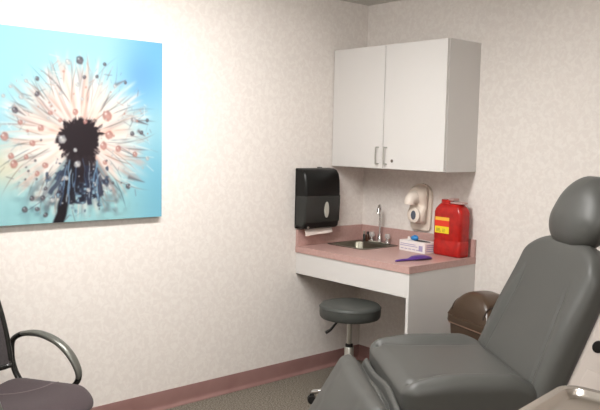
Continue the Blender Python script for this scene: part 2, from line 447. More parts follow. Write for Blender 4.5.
    for x, y, r in dark: drop(x / 1000, y / 1000, r / 1000, (62, 58, 66), (136, 128, 136), (220, 226, 230))
    for x, y, r in rose: drop(x / 1000, y / 1000, r / 1000, (172, 116, 108), (214, 168, 156), (252, 236, 228))
    for x, y, r in pale: drop(x / 1000, y / 1000, r / 1000, (168, 172, 176), (226, 222, 214), (255, 255, 250))
    for k in range(2):                             # the soft focus of the photograph
        p = np.pad(img, ((1, 1), (1, 1), (0, 0)), 'edge')
        img = (p[:-2, 1:-1] + p[2:, 1:-1] + p[1:-1, :-2] + p[1:-1, 2:] + 2 * p[1:-1, 1:-1]) / 6
    return np.clip(img, 0, 255)

def canvas_print():
    t = thing('wall_art', 'square blue canvas print of a dewy dandelion on the left wall', 'picture', (0, -2.083, 1.10))
    w, h, d = .934, .933, .034
    b = BM(); box(b, .001, d - .0015, -w / 2, w / 2, 0, h, .003); link('canvas_frame', b, M['canvas'], t)
    N = 340
    c = print_colours(N) / 255.
    lc = .61 * np.where(c <= .04045, c / 12.92, ((c + .055) / 1.055) ** 2.4)
    ys = np.linspace(-w / 2, w / 2, N); zs = np.linspace(0, h, N)
    co = np.zeros((N, N, 3)); co[..., 0] = d; co[..., 1] = ys[None, :]; co[..., 2] = zs[:, None]
    idx = np.arange(N * N).reshape(N, N)
    q = np.stack([idx[:-1, :-1], idx[:-1, 1:], idx[1:, 1:], idx[1:, :-1]], -1).reshape(-1, 4)
    me = bpy.data.meshes.new('printed_face')
    me.from_pydata(co.reshape(-1, 3).tolist(), [], q.tolist())
    at = me.color_attributes.new('print', 'FLOAT_COLOR', 'POINT')
    at.data.foreach_set('color', np.concatenate([lc.reshape(-1, 3), np.ones((N * N, 1))], 1).astype(np.float32).ravel())
    m = bpy.data.materials.new('dandelion_photo_print'); m.use_nodes = True
    nt = m.node_tree; bs = nt.nodes['Principled BSDF']; bs.inputs['Roughness'].default_value = .6; bs.inputs['Specular IOR Level'].default_value = .25
    an = nt.nodes.new('ShaderNodeAttribute'); an.attribute_name = 'print'
    nt.links.new(an.outputs['Color'], bs.inputs['Base Color'])
    me.materials.append(m)
    o = bpy.data.objects.new('printed_face', me); COL.objects.link(o); o.parent = t
canvas_print()

# ------------------------------------------------------------------ wall cabinet
def wall_cabinet():
    x0, x1, z0, z1, d = .004, .926, 1.365, 2.122, .312
    t = thing('wall_cabinet', 'white two-door wall cabinet hung above the sink', 'cabinet', (x0, 0, z0))
    W, Hh = x1 - x0, z1 - z0
    b = BM()
    box(b, 0, .018, -d + .02, 0, 0, Hh); box(b, W - .018, W, -d + .02, 0, 0, Hh)
    box(b, .018, W - .018, -d + .02, 0, 0, .018); box(b, .018, W - .018, -d + .02, 0, Hh - .018, Hh)
    box(b, .018, W - .018, -.008, 0, .018, Hh - .018); box(b, .018, W - .018, -d + .04, -.008, .37, .388)
    link('carcass', b, M['white'], t, smooth=0)
    cx = .452
    for a, c, s in ((.002, cx - .0025, 1), (cx + .0025, W - .002, -1)):
        b = BM(); box(b, a, c, -d, -d + .0185, .002, Hh - .002, .0012, 1)
        dr = link('door', b, M['white'], t, smooth=0)
        hx = (c - .031) if s == 1 else (a + .031)
        b = BM()
        zz = (.032, .132)
        tube(b, spline([(hx, -d, zz[0]), (hx, -d - .024, zz[0]), (hx, -d - .03, zz[0] + .008), (hx, -d - .03, zz[1] - .008), (hx, -d - .024, zz[1]), (hx, -d, zz[1])], 4), .0042, 8)
        link('handle', b, M['steel'], dr)
        if s == -1:
            b = BM(); lathe(b, [(.0095, 0), (.0095, .003), (.0075, .005), (.003, .005), (.003, .004)], 20, mtx=T(a + .075, -d, .052) @ RX(PI / 2))
            link('lock', b, M['lockm'], dr)
    return t
wall_cabinet()

# ------------------------------------------------------------------ sink unit
ZC, TC, CW, CD = .853, .039, .952, .613
def sink_unit():
    t = thing('base_cabinet', 'white open sink base with front apron and right end panel', 'cabinet', (0, 0, 0))
    zu = ZC - TC
    b = BM(); box(b, .001, CW - .022, -.607, -.589, .677, zu, .001, 1); link('apron', b, M['white'], t, smooth=0)
    b = BM(); box(b, CW - .022, CW - .002, -.607, -.001, 0.002, zu, .001, 1); link('end_panel', b, M['white'], t, smooth=0)
    b = BM(); box(b, .001, CW - .022, -.022, -.001, zu - .07, zu); box(b, .001, .02, -.589, -.022, zu - .07, zu); link('support_rail', b, M['white'], t, smooth=0)
    return t
sink_unit()
SX0, SX1, SY0, SY1 = .03, .375, -.375, -.03        # sink cut-out
def worktop():
    t = thing('worktop', 'dusty pink laminate worktop around the sink', 'worktop', (0, 0, 0))
    b = BM()
    o_ = [(.0005, -CD), (CW, -CD), (CW, -.0005), (.0005, -.0005)]
    hw, hd = SX1 - SX0 - .03, SY1 - SY0 - .03
    cx, cy = (SX0 + SX1) / 2, (SY0 + SY1) / 2
    i_ = [(cx - hw / 2, cy - hd / 2), (cx + hw / 2, cy - hd / 2), (cx + hw / 2, cy + hd / 2), (cx - hw / 2, cy + hd / 2)]
    V = {}
    for z in (ZC - TC, ZC):
        V[z] = ([b.verts.new((x, y, z)) for x, y in o_], [b.verts.new((x, y, z)) for x, y in i_])
    for k in range(4):
        j = (k + 1) % 4
        for z in V: b.faces.new((V[z][0][k], V[z][0][j], V[z][1][j], V[z][1][k]))
        for q in (0, 1): b.faces.new((V[ZC - TC][q][k], V[ZC - TC][q][j], V[ZC][q][j], V[ZC][q][k]))
    link('countertop', b, M['pink'], t, smooth=0)
    b = BM(); box(b, .0005, .0195, -CD, -.0005, ZC, ZC + .107, .002, 1); link('backsplash', b, M['pink'], t, smooth=0)
    b = BM(); box(b, .0195, CW, -.0195, -.0005, ZC, ZC + .107, .002, 1); link('backsplash', b, M['pink'], t, smooth=0)
worktop()
def sink():
    w, d = SX1 - SX0, SY1 - SY0
    cx, cy = (SX0 + SX1) / 2, (SY0 + SY1) / 2
    t = thing('sink', 'small square stainless steel sink set in the pink worktop', 'sink', (cx, cy, ZC))
    b = BM()
    def ring(w_, d_, r, z, oy=0.): return [Vector((x, y + oy, z)) for x, y in rrect(w_, d_, r, 6)]
    bo = -.022
    loft(b, [ring(w, d, .03, .0003), ring(w, d, .03, .003), ring(w - .012, d - .012, .028, .0045), ring(w - .035, d - .095, .045, .0035, bo), ring(w - .046, d - .106, .045, -.004, bo),
             ring(w - .06, d - .12, .05, -.10, bo), ring(w - .08, d - .14, .05, -.122, bo), ring(w - .14, d - .2, .05, -.13, bo), ring(.09, .09, .044, -.134, bo)], closed_ends=False)
    link('bowl', b, M['sinksteel'], t, smooth=50)
    b = BM(); lathe(b, [(.045, -.136), (.045, -.131), (.036, -.130), (.034, -.1335), (.012, -.1335), (.01, -.129), (.004, -.128)], 24, (0, bo, 0)); link('drain_strainer', b, M['chrome'], t)
    return cx, cy
scx, scy = sink()
def faucet():
    x, y, z = .222, -.060, ZC + .0047
    t = thing('faucet', 'chrome gooseneck faucet with two handles behind the sink', 'faucet', (x, y, z))
    b = BM(); prism(b, rrect(.19, .044, .021, 8), 0, .012, bev=.004); link('base_plate', b, M['chrome'], t)
    b = BM(); lathe(b, [(.02, .012), (.018, .03), (.013, .045), (.0115, .06)], 20)
    tube(b, spline([(0, 0, .055), (0, 0, .19), (0.001, -.002, .222), (.010, -.015, .246), (.024, -.034, .255), (.038, -.056, .245), (.043, -.066, .225)], 8), .0085, 12)
    tube(b, [(.0425, -.065, .231), (.045, -.070, .204)], [.0105, .0105], 12)
    link('spout', b, M['chrome'], t)
    for s in (-1, 1):
        b = BM(); lathe(b, [(.017, .012), (.016, .02), (.011, .024), (.010, .034)], 18, (s * .07, 0, 0)); vt = link('valve_stem', b, M['chrome'], t)
        b = BM(); lathe(b, [(.010, .034), (.017, .037), (.019, .05), (.018, .062), (.013, .068), (.004, .069)], 8, (s * .07, 0, 0)); link('handle', b, M['acrylic'], vt)
faucet()
def little_bottles():
    b = BM(); lathe(b, [(.011, 0), (.0125, .003), (.0125, .042), (.006, .05), (.006, .052)], 18)
    t = thing('bottle', 'small dark brown bottle standing left of the faucet handles', 'bottle', (.122, -.070, ZC + .0048)); link('bottle_body', b, M['brownglass'], t)
    b = BM(); lathe(b, [(.0085, .05), (.0085, .064), (.006, .066)], 16); link('bottle_cap', b, M['rubber'], t)
    t = thing('bottle', 'thin dark bottle with silver cap nearest the corner behind the sink', 'bottle', (.086, -.066, ZC + .0048))
    b = BM(); lathe(b, [(.009, 0), (.010, .003), (.010, .04), (.006, .046), (.006, .048)], 18); link('bottle_body', b, M['smoke'], t)
    b = BM(); lathe(b, [(.0075, .046), (.0075, .066), (.005, .068)], 16); link('bottle_cap', b, M['steel'], t)
    b = BM(); lathe(b, [(.014, 0), (.015, .002), (.019, .145), (.0196, .1455), (.0178, .1445), (.0135, .006), (.002, .006)], 24)
    o = link('reflection_cup', b, M['reflection_cup']); o.location = (.185, -.205, ZC - .129); tag(o, 'small pale vessel added for a reflection inside the sink bowl', 'reflection_cup')  # vessel shape added to stand for a pale reflection in the bowl
little_bottles()

# ------------------------------------------------------------------ paper towel dispenser
def towel_dispenser():
    y0, y1, z0, z1, dp = -.628, -.325, .965, 1.358, .112
    yc = (y0 + y1) / 2; w = y1 - y0; h = z1 - z0
    t = thing('paper_towel_dispenser', 'black wall dispenser for paper towels beside the sink', 'dispenser', (0, yc, z0))
    b = BM(); box(b, .001, .02, -w / 2, w / 2, .004, h - .004, .006); link('back_plate', b, M['black'], t)
    # cover: side profile lofted across the width, softly rounded ends
    prof = [(.018, .012), (.085, .004), (.098, .012), (.106, .05), (.112, .17), (.112, .24), (.108, .31), (.098, .352), (.078, .378), (.05, .388), (.018, .388)]
    def ringp(yv, s):
        cx_, cz_ = .018, .2
        return [Vector((cx_ + (x - cx_) * s, yv, cz_ + (z - cz_) * (1 - (1 - s) * .35))) for x, z in prof]
    b = BM()
    loft(b, [ringp(-w / 2, .86), ringp(-w / 2 + .006, .95), ringp(-w / 2 + .018, 1), ringp(w / 2 - .018, 1), ringp(w / 2 - .006, .95), ringp(w / 2, .86)])
    cv = link('cover', b, M['black'], t, smooth=35)
    # smoked lower window panel on the front and both cheeks
    low = [(.02, .03), (.088, .022), (.1075, .05), (.1135, .17), (.1137, .215), (.02, .215)]
    b = BM()
    def ring2(yv, s): return [Vector((.02 + (x - .02) * s, yv, z)) for x, z in low]
    loft(b, [ring2(-w / 2 - .0016, .87), ring2(-w / 2 + .0045, .965), ring2(-w / 2 + .017, 1), ring2(w / 2 - .017, 1), ring2(w / 2 - .0045, .965), ring2(w / 2 + .0016, .87)])
    link('smoked_panel', b, M['smoke'], cv, smooth=35)
    b = BM(); lathe(b, [(1, -.002), (1, .002), (.86, .003), (.5, .0032), (.02, .0032)], 28, mtx=T(.1128, .026, .125) @ RY(PI / 2) @ Matrix.Diagonal((.052, .020, 1, 1)))
    link('oval_window', b, M['clear'], cv)
    b = BM(); lathe(b, [(.0075, 0), (.0075, .004), (.005, .006), (.001, .006)], 16, mtx=T(.1035, -w / 2 + .028, .016) @ RY(PI / 2)); link('lock', b, M['steel'], cv)
    b = BM(); box(b, .045, .07, -.005, .02, h - .002, h + .005, .002); link('latch', b, M['armgrey'], cv)
    # the towel hanging out
    b = BM(); rows = []
    n = 18
    for thick in (0, 1):
        for (x, z) in ((.045, .010), (.066, -.003), (.074, -.018), (.075, -.031)):
            rows.append([(x + .0012 * thick + .004 * math.sin(3.2 * k / n * PI) * (z < 0), -.118 + .238 * k / n, z - (.010 * (1 - k / n) if z < -.02 else 0) + (.004 * math.sin(5 * k / n * PI) if z < -.035 else 0)) for k in range(n + 1)])
    g = [[b.verts.new(p) for p in r] for r in rows]
    for L in (0, 4):
        for i in range(3):
            for k in range(n): b.faces.new((g[L + i][k], g[L + i][k + 1], g[L + i + 1][k + 1], g[L + i + 1][k]))
    for k in range(n): b.faces.new((g[3][k], g[3][k + 1], g[7][k + 1], g[7][k])); b.faces.new((g[0][k], g[0][k + 1], g[4][k + 1], g[4][k]))
    for i in range(3):
        for k in (0, n): b.faces.new((g[i][k], g[i + 1][k], g[i + 5][k], g[i + 4][k]))
    o = link('paper_towel', b, M['paper'], smooth=60); o.location = (0, yc, z0)
    tag(o, 'white paper towel sticking out under the black dispenser', 'paper towel')
towel_dispenser()

# ------------------------------------------------------------------ soap dispenser
def soap_dispenser():
    t = thing('soap_dispenser', 'beige wall soap dispenser with curved spout above the worktop', 'dispenser', (.53, 0, .972))
    # back plate with arched top
    out = []
    for k in range(21):
        a = PI * k / 20; out.append((.085 * math.cos(a), .225 + .075 * math.sin(a)))
    out += [(-.08, .02), (-.066, .004), (-.05, 0), (.05, 0), (.066, .004), (.08, .02)]
    b = BM(); prism(b, out, .001, .022, mtx=RX(PI / 2), bev=.006); link('back_plate', b, M['beige'], t)
    def sec(z, hw, y1, n=20, e=2.4):
        r = []
        for k in range(n):
            a = 2 * PI * k / n; c, s = math.cos(a), math.sin(a)
            X = hw * math.copysign(abs(c) ** (2 / e), c); Y = math.copysign(abs(s) ** (2 / e), s)
            r.append(Vector((X, -.012 + (Y - 1) / 2 * (y1 - .012), z)))
        return r
    b = BM()
    loft(b, [sec(.045, .035, .04), sec(.055, .056, .068), sec(.075, .066, .09), sec(.105, .068, .097), sec(.13, .067, .088), sec(.15, .066, .07), sec(.175, .066, .068), sec(.205, .07, .088), sec(.235, .073, .092), sec(.262, .066, .076), sec(.281, .05, .052), sec(.292, .02, .03)])
    link('body', b, M['beige'], t, smooth=70)
    b = BM()
    pts = spline([(.006, -.045, .212), (.002, -.08, .216), (-.002, -.105, .211), (-.004, -.122, .195), (-.004, -.126, .170)], 6)
    n = len(pts)
    tube(b, pts, [(.043 - .010 * (k / (n - 1))) for k in range(n)], 18, flat=(1, .95)); link('spout', b, M['bezel'], t, smooth=70)
    b = BM(); lathe(b, [(1, -.004), (1, .002), (.8, .004), (.05, .004)], 28, mtx=T(.012, -.097, .104) @ RX(PI / 2) @ Matrix.Diagonal((.044, .048, 1.5, 1))); bz = link('window_bezel', b, M['bezel'], t)
    b = BM(); lathe(b, [(1, 0), (1, .002), (.8, .003), (.05, .0032)], 28, mtx=T(.012, -.102, .104) @ RX(PI / 2) @ Matrix.Diagonal((.019, .029, 1.5, 1))); link('oval_window', b, M['bluegrey'], bz)
soap_dispenser()

# ------------------------------------------------------------------ sharps container
def sharps():
    w, d, h = .215, .104, .285; K = 1.135
    t = thing('sharps_container', 'red sharps bin with yellow label at the right end of the worktop', 'container', (.822, -.078, ZC + .0005), math.radians(-3))
    b = BM()
    def R_(w_, d_, r, z): return [Vector((x, y, z * K)) for x, y in rrect(w_, d_, r, 6)]
    loft(b, [R_(w - .016, d - .016, .02, 0), R_(w - .004, d - .004, .026, .006), R_(w, d, .028, .02), R_(w, d, .028, .075), R_(w - .004, d - .004, .028, .08), R_(w - .004, d - .004, .028, .088), R_(w, d, .028, .093),
             R_(w, d, .028, .232), R_(w - .012, d - .006, .03, .25), R_(w - .04, d - .018, .034, .268), R_(w - .06, d - .03, .03, .276), R_(w - .07, d - .04, .025, .278)])
    link('body', b, M['red'], t, smooth=50)
    b = BM(); lathe(b, [(.038, .274 * K), (.039, .296 * K), (.036, .299 * K), (.01, .299 * K)], 28, (-.035, 0, 0)); link('neck', b, M['red'], t)
    b = BM(); prism(b, rrect(.105, .06, .018, 5), (.281 * K), (.290 * K), mtx=T(.05, 0, 0), bev=.003)
    box(b, -.012, .03, -.026, .026, .295 * K, .308 * K, .004); 
    link('lid', b, M['lid'], t)
    # label
    lx0, lx1 = -.084, .024; y = -d / 2 - .0004
    for z0, z1, mt, nm in ((.214, .234, 'gold', 'label_stripe'), (.178, .214, 'orange', 'label_panel'), (.137, .178, 'yellow', 'label_stripe')):
        b = BM(); box(b, lx0, lx1, y - .0012, y + .003, z0, z1); lb = link(nm, b, M[mt], t, smooth=0)
        if mt == 'yellow':
            b = BM()
            for q in range(3): box(b, lx0 + .010, lx0 + .046 - .004 * q, y - .0018, y - .0010, (.145 + .008 * q), .149 + .008 * q)
            for q in range(3): box(b, lx0 + .056, lx0 + .080, y - .0018, y - .0010, (.145 + .008 * q), .1475 + .008 * q)
            link('print', b, M['ink'], lb, smooth=0)
sharps()

# ------------------------------------------------------------------ glove box, glove, brush
def glove_box():
    L, D_, h = .222, .115, .066
    t = thing('glove_box', 'white cardboard glove box with violet print beside the red sharps bin', 'box', (.598, -.112, ZC + .0005), math.radians(-5))
    b = BM(); box(b, -L / 2, L / 2, -D_ / 2, D_ / 2, 0, h, .0015, 1); link('carton', b, M['carton'], t, smooth=0)
    b = BM()
    y = -D_ / 2
    box(b, -L / 2 + .008, L / 2 - .062, y - .0008, y + .001, .033, .037)
    box(b, -L / 2 + .012, L / 2 - .08, y - .0008, y + .001, .044, .048)
    for k in range(5): box(b, -L / 2 + .015 + .034 * k, -L / 2 + .040 + .034 * k, y - .0008, y + .001, .014, .018)
    box(b, L / 2 - .05, L / 2 - .018, y - .0008, y + .001, .012, .046)
    for k in range(4): box(b, L / 2 - .0006, L / 2 + .0008, -D_ / 2 + .015, D_ / 2 - .02, .012 + .012 * k, .017 + .012 * k)
    link('printed_panel', b, M['violet'], t, smooth=0)
    b = BM(); lathe(b, [(1, 0), (1, .0012), (.02, .0012)], 28, mtx=T(.03, 0, h - .0003) @ Matrix.Diagonal((.07, .026, 1, 1))); link('slot', b, M['dark'], t)
    b = BM(); loft(b, [[Vector((x, y, z)) for x, y, z in q] for q in ([(-.075, -.02, h), (-.045, -.022, h), (-.045, -.018, h), (-.075, -.016, h)], [(-.068, -.026, h + .022), (-.055, -.026, h + .024), (-.055, -.0245, h + .024), (-.068, -.0245, h + .022)])])
    link('torn_flap', b, M['carton'], t, smooth=0)
    # the glove tuft standing out of the slot
    b = BM()
    rr_ = random.Random(3)
    rings = []
    for z, r in ((.0, .018), (.008, .024), (.02, .026), (.03, .021), (.037, .011), (.039, .003)):
        rings.append([Vector(((r + .003 * math.sin(5 * a + z * 90)) * math.cos(a) * 1.15, (r + .003 * math.sin(4 * a + 1)) * math.sin(a), z + .002 * math.sin(3 * a))) for a in [2 * PI * k / 20 for k in range(20)]])
    loft(b, rings)
    o = link('disposable_glove', b, M['blueglove'], smooth=70); o.scale = (.85, .85, .8); o.location = (.566, -.110, ZC + h + .0015)
    tag(o, 'blue glove bunched up on top of the white glove box', 'glove')
glove_box()
def brush():
    t = thing('brush', 'purple plastic brush lying near the front corner of the worktop', 'brush', (.815, -.40, ZC + .0005), math.radians(80))
    b = BM()
    secs = [(-.145, .006, .005), (-.135, .010, .009), (-.10, .0105, .011), (-.06, .010, .011), (-.045, .012, .012), (-.03, .024, .016), (-.01, .034, .021), (.03, .036, .023), (.07, .031, .021), (.10, .022, .015), (.118, .012, .009), (.124, .004, .005)]
    rings = []
    for x, hw, hh in secs:
        rings.append([Vector((x, hw * math.cos(a) - .012 * sstep(-.05, .0, x) * 0, hh * (1 + math.sin(a)) / 1.0 * .62)) for a in [2 * PI * k / 16 for k in range(16)]])
    loft(b, rings); link('handle_and_back', b, M['purple'], t, smooth=70)
brush()

# ------------------------------------------------------------------ rolling stool
def stool():
    t = thing('stool', 'round grey vinyl rolling stool in front of the sink base', 'stool', (.585, -.69, 0), math.radians(53))
    zt = .596
    b = BM(); lathe(b, [(.02, zt - .083), (.15, zt - .083), (.17, zt - .08), (.1765, zt - .07), (.178, zt - .045), (.178, zt - .022), (.1755, zt - .014), (.169, zt - .006), (.155, zt - .0015), (.10, zt + .001), (.02, zt + .002)], 56); st = link('seat', b, M['vinyldark'], t)
    b = BM(); tube(b, [(.1785 * math.cos(a), .1785 * math.sin(a), zt - .020) for a in [2 * PI * k / 56 for k in range(56)]], .0022, 6, closed=True); link('piping', b, M['vinyldark'], st)
    b = BM(); lathe(b, [(.055, zt - .094), (.075, zt - .083), (.02, zt - .083)], 24); lathe(b, [(.0145, .33), (.0145, zt - .088)], 20); link('piston', b, M['steel'], t)
    b = BM(); lathe(b, [(.022, .336), (.0225, .354), (.018, .358), (.0145, .358)], 20); link('collar', b, M['rubber'], t)
    b = BM(); lathe(b, [(.027, .085), (.027, .336), (.024, .340), (.016, .340)], 22); link('column', b, M['steel'], t)
    # height lever (points to the left in the photo)
    b = BM(); q = RZ(math.radians(-53)) ; d = Vector((-.70, -.70, 0)).normalized()
    pts = spline([d * .02 + Vector((0, 0, zt - .086)), d * .055 + Vector((0, 0, zt - .098)), d * .085 + Vector((0, 0, zt - .128)), d * .11 + Vector((0, 0, zt - .160)), d * .138 + Vector((0, 0, zt - .180))], 6)
    tube(b, pts, [.007 + .006 * (k / (len(pts) - 1)) for k in range(len(pts))], 10, mtx=q, flat=(.7, 1.3)); link('height_lever', b, M['rubber'], t)
    b = BM(); lathe(b, [(.045, .06), (.05, .07), (.045, .09), (.03, .1)], 24); link('hub', b, M['steel'], t)
    for k in range(5):
        a = 2 * PI * k / 5 + PI
        m = RZ(a)
        b = BM(); tube(b, [(.035, 0, .082), (.12, 0, .079), (.205, 0, .07), (.214, 0, .066)], [.017, .015, .0125, .008], 10, mtx=m, flat=(1, 1)); lg = link('leg', b, M['chrome'], t)
        b = BM()
        for s in (-1, 1): lathe(b, [(.010, -.008), (.022, -.007), (.025, -.003), (.025, .003), (.022, .007), (.010, .008)], 18, mtx=m @ T(.212, s * .012, .025) @ RX(PI / 2))
        box(b, .198, .224, -.006, .006, .022, .06, .003, mtx=m); link('caster', b, M['rubber'], lg)
stool()

# ------------------------------------------------------------------ waste bin
def waste_bin():
    t = thing('waste_bin', 'brown swing-lid waste bin between sink base and exam chair', 'bin', (1.293, -.389, 0.0), math.radians(-17))
    w, d = .36, .25
    b = BM()
    def R_(w_, d_, r, z): return [Vector((x, y, z)) for x, y in rrect(w_, d_, r, 6)]
    loft(b, [R_(w - .11, d - .08, .03, 0), R_(w - .10, d - .07, .035, .01), R_(w - .025, d - .022, .035, .551), R_(w - .02, d - .02, .035, .563)]); link('body', b, M['bin'], t)
    b = BM(); loft(b, [R_(w - .008, d - .008, .038, .559), R_(w - .002, d - .002, .04, .564), R_(w - .008, d - .008, .038, .569)]); link('rolled_edge', b, M['binlip'], t)
    b = BM()
    # lid: rim, then a hood rounded towards every side
    z0 = .568
    loft(b, [R_(w, d, .04, z0), R_(w + .004, d + .004, .042, z0 + .006), R_(w, d, .04, z0 + .034), R_(w - .016, d - .016, .036, z0 + .037)])
    def hz(x, y):
        a, c = abs(x) / ((w - .018) / 2), abs(y) / ((d - .018) / 2)
        return z0 + .036 + .140 * max(0., 1 - a ** 2.6) ** .6 * max(0., 1 - c ** 4.) ** .5
    n1, n2 = 36, 28
    g = {}
    for i in range(n1 + 1):
        for j in range(n2 + 1):
            x = (w - .018) / 2 * math.sin(PI / 2 * (-1 + 2 * i / n1)); y = (d - .018) / 2 * math.sin(PI / 2 * (-1 + 2 * j / n2))
            g[i, j] = b.verts.new((x, y, hz(x, y)))
    for i in range(n1):
        for j in range(n2): b.faces.new((g[i, j], g[i + 1, j], g[i + 1, j + 1], g[i, j + 1]))
    ld = link('lid', b, M['bin'], t, smooth=50)
    # swing flap: panel standing just proud of the hood, with dark gaps at both ends
    b = BM(); g = {}
    for i in range(25):
        for j in range(25):
            x = -.128 + .256 * i / 24; y = (d - .024) / 2 * math.sin(PI / 2 * (-1 + 2 * j / 24))
            for k in (0, 1): g[i, j, k] = b.verts.new((x, y, hz(x, y) + .003 - .006 * k))
    for i in range(24):
        for j in range(24):
            for k in (0, 1): b.faces.new((g[i, j, k], g[i + 1, j, k], g[i + 1, j + 1, k], g[i, j + 1, k]))
        for j in (0, 24): b.faces.new((g[i, j, 0], g[i + 1, j, 0], g[i + 1, j, 1], g[i, j, 1])); b.faces.new((g[j, i, 0], g[j, i + 1, 0], g[j, i + 1, 1], g[j, i, 1]))
    fl_ = link('swing_flap', b, M['bin'], ld, smooth=50)
    for sx in (-.132, .132):
        b = BM(); P_ = [(sx, (d - .024) / 2 * math.sin(PI / 2 * (-1 + 2 * j / 24))) for j in range(25)]
        tube(b, [(x, y, hz(x, y) + .0005) for x, y in P_], .005, 6); link('gap', b, M['bindark'], ld)
waste_bin()

# ------------------------------------------------------------------ exam chair
def exam_chair():
    t = thing('exam_chair', 'grey vinyl reclining exam chair with headrest and leg rest', 'exam chair', (1.573, -1.472, 0), math.radians(-35))
    # seat: bolstered cushion, local +y runs to the back
    W, D_, TH = .68, .53, .18
    def fs(x, y, z):
        ax = abs(x)
        fr = sstep(-.10, -.25, y); bol = sstep(.215 + .035 * fr, .285 + .04 * fr, ax)
        top = sstep(-.02, .08, z)
        rear = sstep(.25, -.2, y)
        z2 = z - top * (.034 * (1 - bol)) - top * bol * .02 * sstep(-.05, -.26, y) - top * bol * .012 * sstep(.0, -.25, y) * 0
        # the front of each bolster rounds over and pinches into the pad
        z2 -= top * .03 * sstep(.14, .25, y) * bol
        z2 -= top * .022 * math.exp(-(((ax - .262) / .018) ** 2 + ((y + .222) / .016) ** 2))
        z2 -= top * .008 * math.exp(-(((ax - .222 - .035 * fr) / .012) ** 2)) * sstep(.22, .1, abs(y))
        z2 += top * .010 * (1 - (y / .25) ** 2) * (1 - bol) * .6
        y2 = y + (.02 * bol if y < 0 else 0) * sstep(.1, .0, 0 if z > .03 else 1) * 0
        return (x, y2, z2)
    b = BM(); cushion(b, W, D_, TH, (.06, .06, .06), (50, 26, 5), 7, fs, mtx=T(0, D_ / 2 - .012, .676 - TH / 2)); link('seat', b, M['vinyl'], t, smooth=0 or 80)
    # backrest frame: u across, v up the back, n out of its front
    ang = math.radians(23)
    BK = T(0, .497, .605) @ RX(-ang)            # local: x across, y = backwards, z up along the back
    W2, L2, T2 = .69, .665, .11
    def fb(x, y, z):
        ax = abs(x) / (W2 / 2); v = z + L2 / 2
        front = sstep(.0, -.045, y)
        edge = .262 - .075 * v / L2
        bol = sstep(edge - .02, edge + .05, abs(x))
        y2 = y - front * .012 * bol * sstep(.60, .3, v) + front * .004 * (1 - bol) * sstep(.55, .3, v)
        y2 += front * .009 * math.exp(-(((abs(x) - edge) / .013) ** 2)) * sstep(.02, .08, v) * sstep(.52, .42, v)
        x2 = x * (1 - .03 * v / L2)
        z2 = z - .105 * (ax ** 3.5) * sstep(.1, 1., v / L2)
        return (x2, y2, z2)
    b = BM(); cushion(b, W2, T2, L2, (.06, .045, .05), (56, 4, 30), 7, fb, mtx=BK @ T(0, T2 / 2 - .005, L2 / 2 - .06)); bk = link('backrest', b, M['vinyl'], t, smooth=80)
    # headrest pillow
    def fh(x, y, z):
        k = 1 - .28 * sstep(-.05, .17, z)
        return (x * k, y - .012 * math.exp(-(x / .1) ** 2 - (z / .1) ** 2) * (1 if y < 0 else -1), z)
    b = BM(); cushion(b, .40, .165, .315, (.15, .08, .13), (10, 2, 10), 9, fh, mtx=BK @ T(.01, .03, .722)); link('headrest', b, M['vinyl'], t, smooth=80)
    # leg rest
    la = math.radians(30)
    LG = T(.02, -.130, .598) @ RX(-la)          # z points up the leg rest, -y is its face
    def fl(x, y, z):
        f_ = sstep(.0, -.04, y)
        return (x, y - f_ * .012 * (1 - (x / .26) ** 2) + f_ * .004 * math.sin(z * 40) * math.exp(-((abs(x) - .2) / .03) ** 2), z - .0 * x)
    b = BM(); cushion(b, .74, .10, .54, (.05, .045, .05), (28, 3, 20), 7, fl, mtx=LG @ T(0, .05, -.27)); link('leg_rest', b, M['vinyl'], t, smooth=80)
    # loose vinyl flap folded between seat and leg rest
    b = BM(); N = 40
    prof = []
    base = spline([(-.035, .47), (-.018, .535), (-.030, .562), (-.046, .552), (-.054, .520), (-.062, .548), (-.076, .563), (-.092, .548), (-.098, .47)], 5) if False else None
    P0 = [Vector((p[0], p[1], 0)) for p in ((-.008, .46), (-.008, .535), (-.018, .566), (-.034, .558), (-.042, .532), (-.052, .546), (-.066, .556), (-.078, .542), (-.084, .46))]
    cv = spline(P0, 5)
    rings = []
    for k in range(N + 1):
        x = -.325 + .71 * k / N
        e = min(1., min(k, N - k) / 4 + .25) ** .5
        wv = .010 * math.sin(9 * x + 1) ; zz = .012 * math.sin(13 * x)
        rings.append([Vector((x, p.x * 1. + wv * (p.y - .46) * 9 * .6, .46 + (p.y - .46) * e + zz * (p.y - .46) * 8)) for p in cv])
    loft(b, rings); link('vinyl_flap', b, M['vinyl'], t, smooth=80)
    # moulded shell behind the cushion with its pivot socket
    b = BM()
    prof = [(.098, -.10), (.098, .50), (.15, .53), (.235, .47), (.30, .20), (.30, -.06), (.25, -.11)]
    loft(b, [[(BK @ Vector((x, p[0], p[1]))) for p in prof] for x in (-.325, .325)])
    bmesh.ops.bevel(b, geom=b.edges[:], offset=.012, segments=3, profile=.5, affect='EDGES')
    sh = link('back_shell', b, M['shell'], t, smooth=45)
    b = BM()
    ins = [(.135, -.055), (.135, .165), (.26, .165), (.26, -.055)]
    loft(b, [[(BK @ Vector((x, p[0], p[1]))) for p in ins] for x in (.318, .3285)])
    bmesh.ops.bevel(b, geom=b.edges[:], offset=.003, segments=2, profile=.5, affect='EDGES')
    link('side_cover', b, M['shell'], sh, smooth=45)
    b = BM(); lathe(b, [(.0235, -.003), (.0235, .004), (.018, .006), (.002, .004)], 24, mtx=T(.325, .725, .786) @ RY(PI / 2)); link('pivot_socket', b, M['rubber'], sh)
    # pedestal
    b = BM(); box(b, -.24, .24, .06, .52, .34, .49, .02, 3); link('seat_frame', b, M['shell'], t)
    b = BM(); box(b, -.15, .15, .14, .46, .06, .345, .02, 3); link('pedestal', b, M['shell'], t)
